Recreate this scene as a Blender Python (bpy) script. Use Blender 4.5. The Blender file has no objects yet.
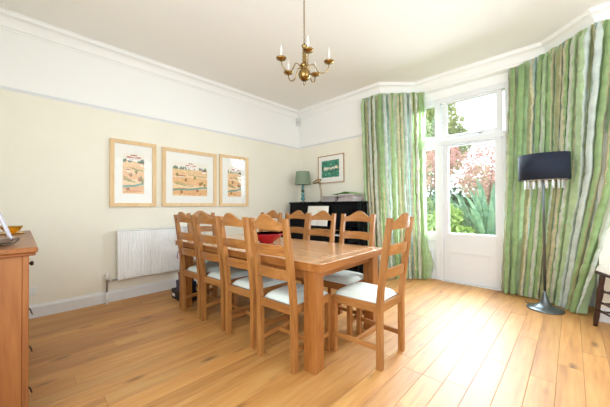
import bpy, math, random
import numpy as np
from mathutils import Vector, Matrix
R = math.radians
random.seed(7)
rng = np.random.default_rng(7)
sc = bpy.context.scene
col = sc.collection

# ------------------------------------------------------------------ camera
CAMX, CAMH, F = 4.048, 1.15, 275.67
cam_d = bpy.data.cameras.new('camera'); cam = bpy.data.objects.new('camera', cam_d); col.objects.link(cam)
cam_d.sensor_width = 36; cam_d.sensor_fit = 'HORIZONTAL'; cam_d.lens = F / 610 * 36; cam_d.clip_start = 0.02
yaw, pit, rol = R(44.05), R(0.56), R(-0.278)
fw = Vector((-math.sin(yaw) * math.cos(pit), math.cos(yaw) * math.cos(pit), math.sin(pit)))
rt = Vector((math.cos(yaw), math.sin(yaw), 0)); up = rt.cross(fw)
r2 = rt * math.cos(rol) + up * math.sin(rol); u2 = up * math.cos(rol) - rt * math.sin(rol)
M3 = Matrix((r2, u2, -fw)).transposed()
cam.matrix_world = Matrix.Translation((CAMX, 0, CAMH)) @ M3.to_4x4()
sc.camera = cam

# ------------------------------------------------------------------ world, sun, daylight, exposure
vs = sc.view_settings
vs.view_transform = 'Standard'; vs.look = 'None'; vs.gamma = 1; vs.use_curve_mapping = False
vs.exposure = -0.26
w = bpy.data.worlds.new('sky'); sc.world = w; w.use_nodes = True
bg = w.node_tree.nodes['Background']; bg.inputs[0].default_value = (0.86, 0.93, 1.0, 1); bg.inputs[1].default_value = 3.0
sd = bpy.data.lights.new('sun', 'SUN'); sd.energy = 5.0; sd.angle = R(2); sd.color = (1, .95, .86)
sun = bpy.data.objects.new('sun', sd); col.objects.link(sun)
sun.rotation_euler = Vector((0.75, 0.42, -1.0)).to_track_quat('-Z', 'Y').to_euler()   # comes over the left wall, lights the garden

def area(name, loc, aim, sx, sy, watts, color, spread=180):
    l = bpy.data.lights.new(name, 'AREA'); l.shape = 'RECTANGLE'; l.size = sx; l.size_y = sy; l.energy = watts; l.color = color; l.spread = R(spread)
    o = bpy.data.objects.new(name, l); col.objects.link(o); o.location = loc
    o.rotation_euler = Vector(aim).to_track_quat('-Z', 'Z').to_euler()
    return o
# fill lights at added windows in two unseen walls; daylight at the garden door
area('fill_light_right', (5.66, 2.1, 1.65), (-1, 0, .0), 2.6, 1.9, 51, (.75, .89, 1))
area('fill_light_near', (3.75, -0.68, 1.65), (0, 1, .05), 2.5, 1.9, 71, (.75, .89, 1))
area('daylight_garden_door', (2.80, 4.80, 1.65), (0, -1, -.45), 1.1, 2.1, 195, (.78, .90, 1), 132)

# ------------------------------------------------------------------ helpers
def lin(r, g=None, b=None):
    if g is None: r, g, b = r
    f = lambda c: (c / 255 / 12.92) if c / 255 <= .04045 else ((c / 255 + .055) / 1.055) ** 2.4
    return (f(r), f(g), f(b), 1)

class MB:
    def __init__(s): s.v = []; s.f = []; s.m = []; s.sm = []
    def add(s, vs_, fs, mi=0, smooth=False):
        o = len(s.v); s.v += [tuple(v) for v in vs_]
        for f in fs: s.f.append(tuple(i + o for i in f)); s.m.append(mi); s.sm.append(smooth)
        return s
    def box(s, a, b, mi=0, ch=0.0, M=None):
        x0, y0, z0 = a; x1, y1, z1 = b
        if ch <= 0:
            V = [(x0,y0,z0),(x1,y0,z0),(x1,y1,z0),(x0,y1,z0),(x0,y0,z1),(x1,y0,z1),(x1,y1,z1),(x0,y1,z1)]
            Fc = [(0,3,2,1),(4,5,6,7),(0,1,5,4),(1,2,6,5),(2,3,7,6),(3,0,4,7)]
        else:
            c = ch; V = []; Fc = []
            for sx in (0,1):
                for sy in (0,1):
                    for sz in (0,1):
                        X=(x0,x1)[sx]; Y=(y0,y1)[sy]; Z=(z0,z1)[sz]
                        dx=c if sx==0 else -c; dy=c if sy==0 else -c; dz=c if sz==0 else -c
                        V += [(X,Y+dy,Z+dz),(X+dx,Y,Z+dz),(X+dx,Y+dy,Z)]
            I=lambda sx,sy,sz,k:(sx*4+sy*2+sz)*3+k
            for sx in (0,1): 
                q=[I(sx,0,0,0),I(sx,1,0,0),I(sx,1,1,0),I(sx,0,1,0)]; Fc.append(q if sx else q[::-1])
            for sy in (0,1):
                q=[I(0,sy,0,1),I(1,sy,0,1),I(1,sy,1,1),I(0,sy,1,1)]; Fc.append(q[::-1] if sy else q)
            for sz in (0,1):
                q=[I(0,0,sz,2),I(1,0,sz,2),I(1,1,sz,2),I(0,1,sz,2)]; Fc.append(q if sz else q[::-1])
            for sx in (0,1):
                for sy in (0,1): 
                    q=[I(sx,sy,0,0),I(sx,sy,1,0),I(sx,sy,1,1),I(sx,sy,0,1)]; Fc.append(q if sx!=sy else q[::-1])
                for sz in (0,1):
                    q=[I(sx,0,sz,0),I(sx,1,sz,0),I(sx,1,sz,2),I(sx,0,sz,2)]; Fc.append(q if sx==sz else q[::-1])
            for sy in (0,1):
                for sz in (0,1):
                    q=[I(0,sy,sz,1),I(1,sy,sz,1),I(1,sy,sz,2),I(0,sy,sz,2)]; Fc.append(q if sy!=sz else q[::-1])
            for sx in (0,1):
                for sy in (0,1):
                    for sz in (0,1):
                        q=[I(sx,sy,sz,0),I(sx,sy,sz,1),I(sx,sy,sz,2)]; Fc.append(q if (sx+sy+sz)%2 else q[::-1])
        if M is not None: V = [tuple(M @ Vector(v)) for v in V]
        return s.add(V, Fc, mi)
    def prism(s, poly, z0, z1, mi=0):           # poly in xy, counter-clockwise
        n=len(poly); V=[(x,y,z0) for x,y in poly]+[(x,y,z1) for x,y in poly]
        Fc=[tuple(range(n))[::-1], tuple(range(n,2*n))]+[(i,(i+1)%n,n+(i+1)%n,n+i) for i in range(n)]
        return s.add(V,Fc,mi)
    def lathe(s, prof, n=24, mi=0, c=(0,0,0), sx=1, sy=1, M=None):    # prof [(r,z)]
        V=[];Fc=[]
        for r,z in prof:
            for k in range(n):
                a=2*math.pi*k/n; V.append((c[0]+r*math.cos(a)*sx,c[1]+r*math.sin(a)*sy,c[2]+z))
        for i in range(len(prof)-1):
            for k in range(n):
                k2=(k+1)%n; Fc.append((i*n+k,i*n+k2,(i+1)*n+k2,(i+1)*n+k))
        if prof[0][0]>1e-5: Fc.append(tuple(range(n))[::-1])
        if prof[-1][0]>1e-5: Fc.append(tuple(range((len(prof)-1)*n,len(prof)*n)))
        if M is not None: V=[tuple(M@Vector(v)) for v in V]
        return s.add(V,Fc,mi,True)
    def tube(s, pts, r, n=8, mi=0, closed=False):
        pts=[Vector(p) for p in pts]; N=len(pts); V=[];Fc=[]
        rr=r if isinstance(r,(list,tuple)) else [r]*N
        prev=None
        for i,p in enumerate(pts):
            if closed: t=(pts[(i+1)%N]-pts[i-1]).normalized()
            else: t=(pts[min(i+1,N-1)]-pts[max(i-1,0)]).normalized()
            if prev is None:
                a=t.cross(Vector((0,0,1)))
                if a.length<.05: a=t.cross(Vector((1,0,0)))
            else: a=prev-t*prev.dot(t)
            a.normalize(); prev=a; b=t.cross(a)
            for k in range(n):
                q=2*math.pi*k/n; V.append(p+(a*math.cos(q)+b*math.sin(q))*rr[i])
        for i in range(N if closed else N-1):
            for k in range(n):
                j=(i+1)%N; Fc.append((i*n+k,i*n+(k+1)%n,j*n+(k+1)%n,j*n+k))
        if not closed: Fc.append(tuple(range(n))[::-1]); Fc.append(tuple(range((N-1)*n,N*n)))
        return s.add(V,Fc,mi,True)
    def grid(s, fn, nu, nv, mi=0, smooth=True, flip=False):
        V=[fn(i/(nu-1),j/(nv-1)) for j in range(nv) for i in range(nu)]; Fc=[]
        for j in range(nv-1):
            for i in range(nu-1):
                q=(j*nu+i,j*nu+i+1,(j+1)*nu+i+1,(j+1)*nu+i); Fc.append(q[::-1] if flip else q)
        return s.add(V,Fc,mi,smooth)
    def slab(s, front, back, nu, nv, mi=0):      # closed curved board: front/back functions (u,v)->xyz
        V=[front(i/(nu-1),j/(nv-1)) for j in range(nv) for i in range(nu)]
        o=len(V); V+=[back(i/(nu-1),j/(nv-1)) for j in range(nv) for i in range(nu)]
        Fc=[]
        for j in range(nv-1):
            for i in range(nu-1):
                a=(j*nu+i,j*nu+i+1,(j+1)*nu+i+1,(j+1)*nu+i); Fc.append(a); Fc.append(tuple(q+o for q in a[::-1]))
        for i in range(nu-1):
            Fc.append((i,o+i,o+i+1,i+1)); b=(nv-1)*nu+i; Fc.append((b+1,o+b+1,o+b,b))
        for j in range(nv-1):
            a=j*nu; Fc.append((a+nu,o+a+nu,o+a,a)); b=a+nu-1; Fc.append((b,o+b,o+b+nu,b+nu))
        return s.add(V,Fc,mi)
    def mesh(s,name,mats):
        me=bpy.data.meshes.new(name); me.from_pydata(s.v,[],s.f)
        for m in (mats if isinstance(mats,(list,tuple)) else [mats]): me.materials.append(m)
        me.polygons.foreach_set('material_index',s.m); me.polygons.foreach_set('use_smooth',s.sm); me.update()
        return me
    def build(s,name,mats,parent=None):
        o=bpy.data.objects.new(name,s.mesh(name,mats)); col.objects.link(o)
        if parent is not None: o.parent=parent
        return o
def tag(o,label=None,cat=None,group=None,kind=None):
    if label: o['label']=label
    if cat: o['category']=cat
    if group: o['group']=group
    if kind: o['kind']=kind
    return o
def empty(name,loc=(0,0,0),rz=0):
    o=bpy.data.objects.new(name,None); col.objects.link(o); o.location=loc; o.rotation_euler=(0,0,rz); o.empty_display_size=.05
    return o
def copy_tree(o,parent=None):
    c=o.copy(); col.objects.link(c); c.parent=parent
    for ch in list(o.children): copy_tree(ch,c)
    return c
def struct(o): o['kind']='structure'; return o

# ------------------------------------------------------------------ materials
def mat(name):
    m=bpy.data.materials.new(name); m.use_nodes=True
    nt=m.node_tree; b=nt.nodes['Principled BSDF']; return m,nt,b
def N(nt,t,**kw):
    n=nt.nodes.new(t)
    for k,v in kw.items(): setattr(n,k,v)
    return n
def ramp(nt,fac,stops,interp='LINEAR'):
    n=N(nt,'ShaderNodeValToRGB'); n.color_ramp.interpolation=interp; e=n.color_ramp.elements
    while len(e)<len(stops): e.new(.5)
    for el,(p,c) in zip(e,stops): el.position=p; el.color=c
    nt.links.new(fac,n.inputs[0]); return n.outputs[0]
def plain(name,c,rough=.5,metal=0,bump=0,bscale=200,var=0.0,spec=.5,**kw):
    m,nt,b=mat(name); b.inputs['Base Color'].default_value=c; b.inputs['Roughness'].default_value=rough; b.inputs['Metallic'].default_value=metal
    b.inputs['Specular IOR Level'].default_value=spec
    tc=N(nt,'ShaderNodeTexCoord')
    if var:
        no=N(nt,'ShaderNodeTexNoise'); no.inputs['Scale'].default_value=kw.get('vscale',3); no.inputs['Detail'].default_value=4
        nt.links.new(tc.outputs['Object'],no.inputs['Vector'])
        d=tuple(max(0,x*(1-var)) for x in c[:3])+(1,); u=tuple(min(1,x*(1+var)) for x in c[:3])+(1,)
        nt.links.new(ramp(nt,no.outputs[0],[(.3,d),(.7,u)]),b.inputs['Base Color'])
    if bump:
        nb=N(nt,'ShaderNodeTexNoise'); nb.inputs['Scale'].default_value=bscale; nt.links.new(tc.outputs['Object'],nb.inputs['Vector'])
        bp=N(nt,'ShaderNodeBump'); bp.inputs['Strength'].default_value=bump; bp.inputs['Distance'].default_value=.002
        nt.links.new(nb.outputs[0],bp.inputs['Height']); nt.links.new(bp.outputs[0],b.inputs['Normal'])
    return m
def wood(name,cd,cm,cl,axis='z',rough=.42,scale=1.0,rand=.12,knots=False,coat=0.0,spec=.5):
    m,nt,b=mat(name); L=nt.links.new
    tc=N(nt,'ShaderNodeTexCoord'); oi=N(nt,'ShaderNodeObjectInfo')
    mp=N(nt,'ShaderNodeMapping'); s=[12*scale]*3; s['xyz'.index(axis)]=1.1*scale; mp.inputs['Scale'].default_value=s
    off=N(nt,'ShaderNodeVectorMath',operation='MULTIPLY_ADD'); off.inputs[1].default_value=(37,53,71)
    cmb=N(nt,'ShaderNodeCombineXYZ')
    for i in range(3): L(oi.outputs['Random'],cmb.inputs[i])
    L(cmb.outputs[0],off.inputs[0]); L(tc.outputs['Object'],off.inputs[2]); L(off.outputs[0],mp.inputs['Vector'])
    n1=N(nt,'ShaderNodeTexNoise'); n1.inputs['Scale'].default_value=1.1; n1.inputs['Detail'].default_value=6; n1.inputs['Roughness'].default_value=.62; n1.inputs['Distortion'].default_value=.7
    L(mp.outputs[0],n1.inputs['Vector'])
    wv=N(nt,'ShaderNodeTexNoise'); wv.inputs['Scale'].default_value=6; wv.inputs['Detail'].default_value=3; L(mp.outputs[0],wv.inputs['Vector'])
    mx=N(nt,'ShaderNodeMix',data_type='FLOAT'); mx.inputs[0].default_value=.35; L(n1.outputs[0],mx.inputs[2]); L(wv.outputs[0],mx.inputs[3])
    c=ramp(nt,mx.outputs[0],[(.30,cd),(.47,cm),(.68,cl)])
    if knots:
        vo=N(nt,'ShaderNodeTexVoronoi'); vo.inputs['Scale'].default_value=1.0
        m2=N(nt,'ShaderNodeMapping'); s2=[5.5]*3; s2['xyz'.index(axis)]=2.0; m2.inputs['Scale'].default_value=s2
        L(off.outputs[0],m2.inputs['Vector']); L(m2.outputs[0],vo.inputs['Vector'])
        k=ramp(nt,vo.outputs['Distance'],[(.04,(.16,.09,.05,1)),(.17,(1,1,1,1))])
        mm=N(nt,'ShaderNodeMix',data_type='RGBA',blend_type='MULTIPLY'); mm.inputs[0].default_value=.75; L(c,mm.inputs[6]); L(k,mm.inputs[7]); c=mm.outputs[2]
    hs=N(nt,'ShaderNodeHueSaturation')
    mr=N(nt,'ShaderNodeMapRange'); mr.inputs['To Min'].default_value=1-rand; mr.inputs['To Max'].default_value=1+rand
    L(oi.outputs['Random'],mr.inputs['Value']); L(mr.outputs[0],hs.inputs['Value']); L(c,hs.inputs['Color']); L(hs.outputs[0],b.inputs['Base Color'])
    b.inputs['Roughness'].default_value=rough; b.inputs['Coat Weight'].default_value=coat; b.inputs['Specular IOR Level'].default_value=spec; b.inputs['Coat Roughness'].default_value=.25
    bp=N(nt,'ShaderNodeBump'); bp.inputs['Strength'].default_value=.12; bp.inputs['Distance'].default_value=.002; L(mx.outputs[0],bp.inputs['Height']); L(bp.outputs[0],b.inputs['Normal'])
    return m
def glass_mat(name,tint=(1,1,1,1),refl=.07):
    m=bpy.data.materials.new(name); m.use_nodes=True; nt=m.node_tree; nt.nodes.clear()
    o=N(nt,'ShaderNodeOutputMaterial'); t=N(nt,'ShaderNodeBsdfTransparent'); g=N(nt,'ShaderNodeBsdfGlossy'); mx=N(nt,'ShaderNodeMixShader')
    t.inputs[0].default_value=tint; g.inputs['Roughness'].default_value=.02; mx.inputs[0].default_value=refl
    nt.links.new(t.outputs[0],mx.inputs[1]); nt.links.new(g.outputs[0],mx.inputs[2]); nt.links.new(mx.outputs[0],o.inputs[0]); return m

CREAM=plain('cream wall paint',lin(243,238,222),.75,bump=.08,bscale=60,var=.012)
WHITEW=plain('white wall paint',lin(248,247,243),.75,bump=.06,bscale=60)
CEIL=plain('ceiling paint',lin(246,243,237),.85,bump=.05,bscale=40)
GLOSSW=plain('white gloss woodwork',lin(232,233,234),.42,var=.006)
RADW=plain('white enamel',lin(247,248,247),.28,bump=.02,bscale=20)
oak=(lin(122,70,28),lin(164,108,54),lin(186,132,74))
OAKZ=wood('honey oak upright',*oak,'z'); OAKX=wood('honey oak crosswise',*oak,'x'); OAKY=wood('honey oak lengthwise',*oak,'y')
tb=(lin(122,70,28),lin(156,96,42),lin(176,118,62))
tt_sheen=(lin(176,118,70),lin(206,152,100),lin(220,172,122)); TABX=wood('table oak',*tt_sheen,'x',rough=.26,rand=.07,coat=1.0,spec=.8); TABY=wood('table oak crosswise',*tt_sheen,'y',rough=.26,rand=.07,coat=1.0,spec=.8); TABZ=wood('table oak upright',*tb,'z',rough=.38,rand=.05)  # top oak lightened to stand in for its sheen; legs keep the base tone
ch=(lin(108,60,26),lin(142,86,42),lin(160,104,56))
CHZ=wood('chest pine upright',*ch,'z',rough=.4,scale=.8,rand=.03); CHX=wood('chest pine lengthwise',*ch,'x',rough=.33,scale=.8,rand=.03)
CHD=wood('chest drawer front',*ch,'x',rough=.4,rand=.05); CHEDGE=wood('chest top edge',lin(90,48,24),lin(128,72,36),lin(150,92,50),'y',rough=.3)
PLANK=wood('oak floor plank',lin(150,98,44),lin(190,132,66),lin(206,156,90),'y',rough=.53,scale=.5,rand=.12,knots=True,spec=1.0)
SUBF=plain('floor bedding',lin(90,60,35),.9,var=.1)
FRAMEW=wood('blond frame',lin(214,176,122),lin(228,194,144),lin(238,208,164),'z',rough=.45,rand=.04)
CUSH=plain('pale seat fabric',lin(226,232,222),.85,bump=.25,bscale=350,var=.03)
BLACK=plain('piano lacquer',lin(5,8,14),.1,var=.05,spec=.14)
BLACKM=plain('black satin',lin(16,17,20),.4,var=.1)
BRASS=plain('aged brass',lin(150,122,74),.24,1.0,bump=.15,bscale=30,var=.12)
GOLD=plain('polished gold brass',lin(232,192,92),.32,1.0,bump=.1,bscale=40)
CHROME=plain('dull chrome',lin(190,190,190),.25,1.0,bump=.02)
IVORY=plain('candle wax',lin(226,222,210),.5,var=.02)
REDM=plain('red glazed ceramic',lin(176,18,40),.18,var=.08)
REDIN=plain('dark plum glaze',lin(58,20,48),.2,var=.1)
PAPER=plain('white paper',lin(246,244,236),.8,var=.01); PAGES=plain('page edges',lin(196,188,182),.9,var=.18,vscale=40)
MATB=plain('picture mount',lin(247,245,238),.85,bump=.05)
GUN=plain('gunmetal',lin(112,118,120),.34,.8,bump=.03,var=.06)
NAVY=plain('navy lamp fabric',lin(24,32,50),.8,bump=.3,bscale=400,var=.06)
DARKW=wood('dark stained wood',lin(34,18,14),lin(58,32,24),lin(80,48,36),'z',rough=.35,rand=.03)
PICGLASS=glass_mat('picture glass',refl=.016)
PANE=glass_mat('window glass',refl=.05)
PLASTIC=plain('white plastic',lin(238,238,234),.4,var=.01)

# ------------------------------------------------------------------ room shell
H=3.09; ZR=2.34; XR=5.6; YN=-0.6; YB=4.0; YW=4.53; JL,JR=1.868,4.237
def wallbox(mb,a,b):
    x0,y0,z0=a; x1,y1,z1=b
    if z0<ZR<z1: mb.box(a,(x1,y1,ZR),0); mb.box((x0,y0,ZR),b,1)
    else: mb.box(a,b,0 if z1<=ZR else 1)
struct(MB().box((-.3,-.9,H),(XR+.3,4.8,H+.25)).build('ceiling',CEIL))
fl=struct(MB().box((-.02,YN-.02,-.12),(XR+.02,4.62,-.018)).build('floor',SUBF))
m=MB(); wallbox(m,(-.25,YN-.25,-.12),(0,YB+.25,H)); struct(m.build('wall_left',[CREAM,WHITEW]))
m=MB(); wallbox(m,(0,YB,-.12),(JL,4.66,H)); wallbox(m,(JR,YB,-.12),(XR+.25,4.66,H))
m.prism([(JL,YB),(2.258,4.39),(3.847,4.39),(JR,YB),(JR,4.66),(JL,4.66)],2.92,H,1); 
m.box((JL,4.5,2.8),(JR,4.66,2.92),1)
struct(m.build('wall_back',[CREAM,WHITEW]))
m=MB()
for a,b in (((XR,YN-.25,-.12),(XR+.25,YB+.25,.7)),((XR,YN-.25,2.6),(XR+.25,YB+.25,H)),((XR,YN-.25,.7),(XR+.25,.8,2.6)),((XR,3.4,.7),(XR+.25,YB+.25,2.6))): wallbox(m,a,b)  # opening added for the fill light on this side
struct(m.build('wall_right',[CREAM,WHITEW]))
m=MB()
for a,b in (((0,YN-.25,-.12),(XR,YN,.7)),((0,YN-.25,2.6),(XR,YN,H)),((0,YN-.25,.7),(2.5,YN,2.6)),((5.0,YN-.25,.7),(XR,YN,2.6))): wallbox(m,a,b)  # gap added so the near fill light gets in
struct(m.build('wall_front',[CREAM,WHITEW]))
# frames of windows added out of view to carry the fill lights
for nm,M_ in (('fill_window_right',Matrix.Translation((XR+.1,.8,0))@Matrix.Rotation(R(90),4,'Z')),('fill_window_near',Matrix.Translation((2.5,YN-.1,0)))):
    L_=2.6 if nm=='fill_window_right' else 2.5
    m=MB()
    for x in (0,L_/2-.03,L_-.06): m.box((x,-.03,.7),(x+.06,.03,2.6),M=M_)
    for z in (.7,2.54): m.box((0.06,-.03,z),(L_-.06,.03,z+.06),M=M_)
    struct(m.build(nm,GLOSSW))

def sweep(name,path,prof,mat_,closed=False,side=1):
    # path: plan points; profile (offset into room, z); room lies on the right of the walking direction
    P=[Vector(p) for p in path]; n=len(P); rows=[]
    for i in range(n):
        def nrm(a,b): d=(b-a).normalized(); return Vector((d.y,-d.x))*side
        if closed or 0<i<n-1: n1=nrm(P[i-1],P[i]); n2=nrm(P[i],P[(i+1)%n])
        elif i==0: n1=n2=nrm(P[0],P[1])
        else: n1=n2=nrm(P[-2],P[-1])
        b=(n1+n2).normalized(); k=1/max(.3,b.dot(n1)); rows.append([(P[i].x+b.x*k*o,P[i].y+b.y*k*o,z) for o,z in prof])
    k=len(prof); V=[v for r in rows for v in r]; Fc=[]
    for i in range(n if closed else n-1):
        j=(i+1)%n
        for q in range(k-1): Fc.append((i*k+q,j*k+q,j*k+q+1,i*k+q+1))
    if not closed: Fc.append(tuple(range(k))); Fc.append(tuple(range((n-1)*k,n*k))[::-1])
    mb=MB().add(V,Fc); return struct(mb.build(name,mat_))
cprof=[(0,H-.165),(.007,H-.163),(.010,H-.145),(.022,H-.14)]+[(.022+.053*(1-math.cos(t)),H-.14+.09*math.sin(t)) for t in [R(a) for a in (15,30,45,60,75,90)]]+[(.09,H-.045),(.09,H-.012),(.098,H-.008),(.098,H),(0,H)]
cprof=[(o,z) for o,z in cprof]
loop=[(0,YN),(0,YB),(JL,YB),(2.258,4.39),(3.847,4.39),(JR,YB),(XR,YB),(XR,YN)]
sweep('trim_1',loop,cprof,WHITEW,closed=True)
rprof=[(0,ZR-.016),(.006,ZR-.014),(.008,ZR),(.016,ZR+.006),(.017,ZR+.014),(.005,ZR+.018),(0,ZR+.018)]
sweep('trim_2',[(0,YN),(0,YB),(JL-.0,YB)],rprof,GLOSSW)
sweep('trim_3',[(JR,YB),(XR,YB),(XR,YN)],rprof,GLOSSW)
bprof=[(0,-.01),(.02,-.01),(.02,.105),(.015,.118),(.008,.125),(.006,.135),(0,.135)]
sweep('baseboard_left',[(0,YN),(0,YB)],bprof,GLOSSW)
sweep('baseboard_back',[(0.02,YB),(JL,YB),(JL,4.5)],bprof,GLOSSW)
sweep('baseboard_right',[(JR,4.5),(JR,YB),(XR,YB),(XR,YN),(0.02,YN)],bprof,GLOSSW)

# floor planks: each its own board
PW=.132; pl_cache={}
def plank_mesh(Ln):
    if Ln not in pl_cache: pl_cache[Ln]=MB().box((-PW/2+.0006,-Ln/2+.0006,-.018),(PW/2-.0006,Ln/2-.0006,0),ch=.0011).mesh('plank',PLANK)
    return pl_cache[Ln]
x=PW/2+.004; Ls=[.95,1.2,1.45,1.7,1.95]
while x<XR-.05:
    y=YN+.01-random.choice([0,.3,.6,.9])
    yend=4.5 if JL<x<JR else YB-.02
    while y<yend-.05:
        Ln=random.choice(Ls); y0=max(y,YN+.01); y1=min(y+Ln,yend)
        if yend-y1<.3: y1=yend
        if y1-y0>.05:
            q=round(y1-y0,3); o=bpy.data.objects.new('plank',plank_mesh(q)); col.objects.link(o); o.parent=fl; o.location=(x,(y0+y1)/2,0)
        y=y1
    x+=PW

# ------------------------------------------------------------------ garden door and windows in the bay
def frame_rect(mb,x0,x1,z0,z1,wd,y0,y1,wt=None,ch=.003):
    wt=wt or wd
    mb.box((x0,y0,z0),(x0+wd,y1,z1),ch=ch); mb.box((x1-wd,y0,z0),(x1,y1,z1),ch=ch)
    mb.box((x0+wd,y0,z0),(x1-wd,y1,z0+wt),ch=ch); mb.box((x0+wd,y0,z1-wt),(x1-wd,y1,z1),ch=ch)
def pane(parent,x0,x1,z0,z1,y=4.552): MB().box((x0-.008,y,z0-.008),(x1+.008,y+.005,z1+.008)).build('pane',PANE,parent)
def panel_part(parent,x0,x1,z0,z1,y):
    p_=MB().box((x0,y,z0),(x1,y+.012,z1),ch=.004).build('panel',GLOSSW,parent)
    m=MB(); frame_rect(m,x0,x1,z0,z1,.018,y-.008,y+.004); m.build('moulding',GLOSSW,p_)
def sidelight(name,X0,X1,px0,px1):
    e=struct(empty(name,(0,0,0)))
    m=MB(); m.box((X0,4.5,0),(px0,4.61,2.8),ch=.004); m.box((px1,4.5,0),(X1,4.61,2.8),ch=.004)
    m.box((px0,4.5,2.72),(px1,4.61,2.8),ch=.003); m.box((px0,4.505,2.05),(px1,4.61,2.22),ch=.003); m.box((px0,4.505,.60),(px1,4.61,.725),ch=.003)
    m.box((px0,4.505,0),(px1,4.61,.14),ch=.003); m.box((px0,4.53,.14),(px1,4.60,.60))
    m.build('frame',GLOSSW,e)
    panel_part(e,px0+.06,px1-.06,.22,.46,4.52)
    for a,b in ((.725,2.05),(2.22,2.72)):
        pane(e,px0,px1,a,b)
        m=MB(); frame_rect(m,px0,px1,a,b,.014,4.53,4.552); m.build('glazing_bead',GLOSSW,e)
sidelight('window_1',JL,2.60,1.97,2.526)
sidelight('window_2',3.42,JR,3.50,4.13)
e=struct(empty('window_3'))
m=MB(); m.box((2.60,4.5,2.72),(3.42,4.61,2.8),ch=.003); m.box((2.60,4.49,2.07),(3.42,4.61,2.15),ch=.004); m.build('frame',GLOSSW,e)
m=MB(); frame_rect(m,2.63,3.385,2.155,2.765,.066,4.518,4.57); m.build('sash',GLOSSW,e)
pane(e,2.697,3.31,2.22,2.70)
m=MB(); m.tube([(2.86,4.50,2.185),(2.99,4.475,2.192),(3.14,4.50,2.185)],.006,6); m.box((3.12,4.49,2.17),(3.15,4.52,2.2),ch=.002); m.build('stay',CHROME,e)
d=struct(empty('door_1'))
m=MB(); m.box((2.60,4.5,0),(2.632,4.61,2.07),ch=.003); m.box((3.388,4.5,0),(3.42,4.61,2.07),ch=.003); m.box((2.60,4.49,-.018),(3.42,4.62,.012),ch=.003); m.build('door_frame',GLOSSW,d)
m=MB(); m.box((2.636,4.52,.016),(2.697,4.57,2.066),ch=.003); m.box((3.31,4.52,.016),(3.384,4.57,2.066),ch=.003)
m.box((2.697,4.52,.016),(3.31,4.57,.235),ch=.003); m.box((2.697,4.52,.446),(3.31,4.57,.725),ch=.003); m.box((2.697,4.52,2.05),(3.31,4.57,2.066))
m.box((2.697,4.52,.235),(2.726,4.57,.446)); m.box((3.231,4.52,.235),(3.31,4.57,.446)); m.box((2.72,4.54,.23),(3.24,4.565,.45))
m.build('leaf',GLOSSW,d)
panel_part(d,2.726,3.231,.235,.446,4.530)
pane(d,2.697,3.31,.725,2.05)
m=MB(); frame_rect(m,2.697,3.31,.725,2.05,.014,4.53,4.552); m.build('glazing_bead',GLOSSW,d)

# ------------------------------------------------------------------ dining table
TA=Vector((2.8494,1.3825)); ta=R(3.3); TL=Vector((-math.cos(ta),-math.sin(ta))); TW=Vector((-math.sin(ta),math.cos(ta)))
LEN,WID,TH,TT=2.13,.98,.76,.056
def tp(l,w_): q=TA+TL*l+TW*w_; return (q.x,q.y,0)
# local table axes: +x along the length, +y across
tab=empty('dining_table',tp(LEN/2,WID/2),ta)
tag(tab,'long oak dining table with thick square legs in the middle of the room','table')
def edge_mat(t):
    for p_ in t.children[-1].data.polygons: p_.material_index=0 if p_.normal.z>.5 else 1  # sheen-lightened oak on upward faces, base oak on the edges
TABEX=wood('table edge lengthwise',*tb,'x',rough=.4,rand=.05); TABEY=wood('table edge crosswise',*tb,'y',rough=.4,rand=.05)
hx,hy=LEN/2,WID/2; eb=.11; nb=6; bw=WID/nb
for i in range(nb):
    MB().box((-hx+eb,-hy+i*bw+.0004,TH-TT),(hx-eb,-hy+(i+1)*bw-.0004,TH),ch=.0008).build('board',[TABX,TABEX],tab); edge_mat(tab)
for s in (-1,1):
    a,b=sorted((s*hx,s*(hx-eb)))
    MB().box((a+(.0004 if s>0 else 0),-hy,TH-TT),(b-(.0004 if s<0 else 0),hy,TH),ch=.0008).build('end_board',[TABY,TABEY],tab); edge_mat(tab)
lg=.102
for sx in (-1,1):
    for sy in (-1,1):
        ins=.06 if sx>0 else .072; a,b=sorted((sx*(hx-ins),sx*(hx-ins-lg))); c,d_=sorted((sy*(hy-.014),sy*(hy-.014-lg)))
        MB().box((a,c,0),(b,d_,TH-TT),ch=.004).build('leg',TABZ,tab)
for sy in (-1,1):
    a,b=sorted((sy*(hy-.075),sy*(hy-.10))); MB().box((-hx+.174,a,TH-TT-.085),(hx-.162,b,TH-TT),ch=.002).build('apron',TABEX,tab)
for sx in (-1,1):
    ins=.10 if sx>0 else .112; a,b=sorted((sx*(hx-ins),sx*(hx-ins-.025))); MB().box((a,-hy+.116,TH-TT-.07),(b,hy-.116,TH-TT),ch=.002).build('apron',TABEY,tab)

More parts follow.
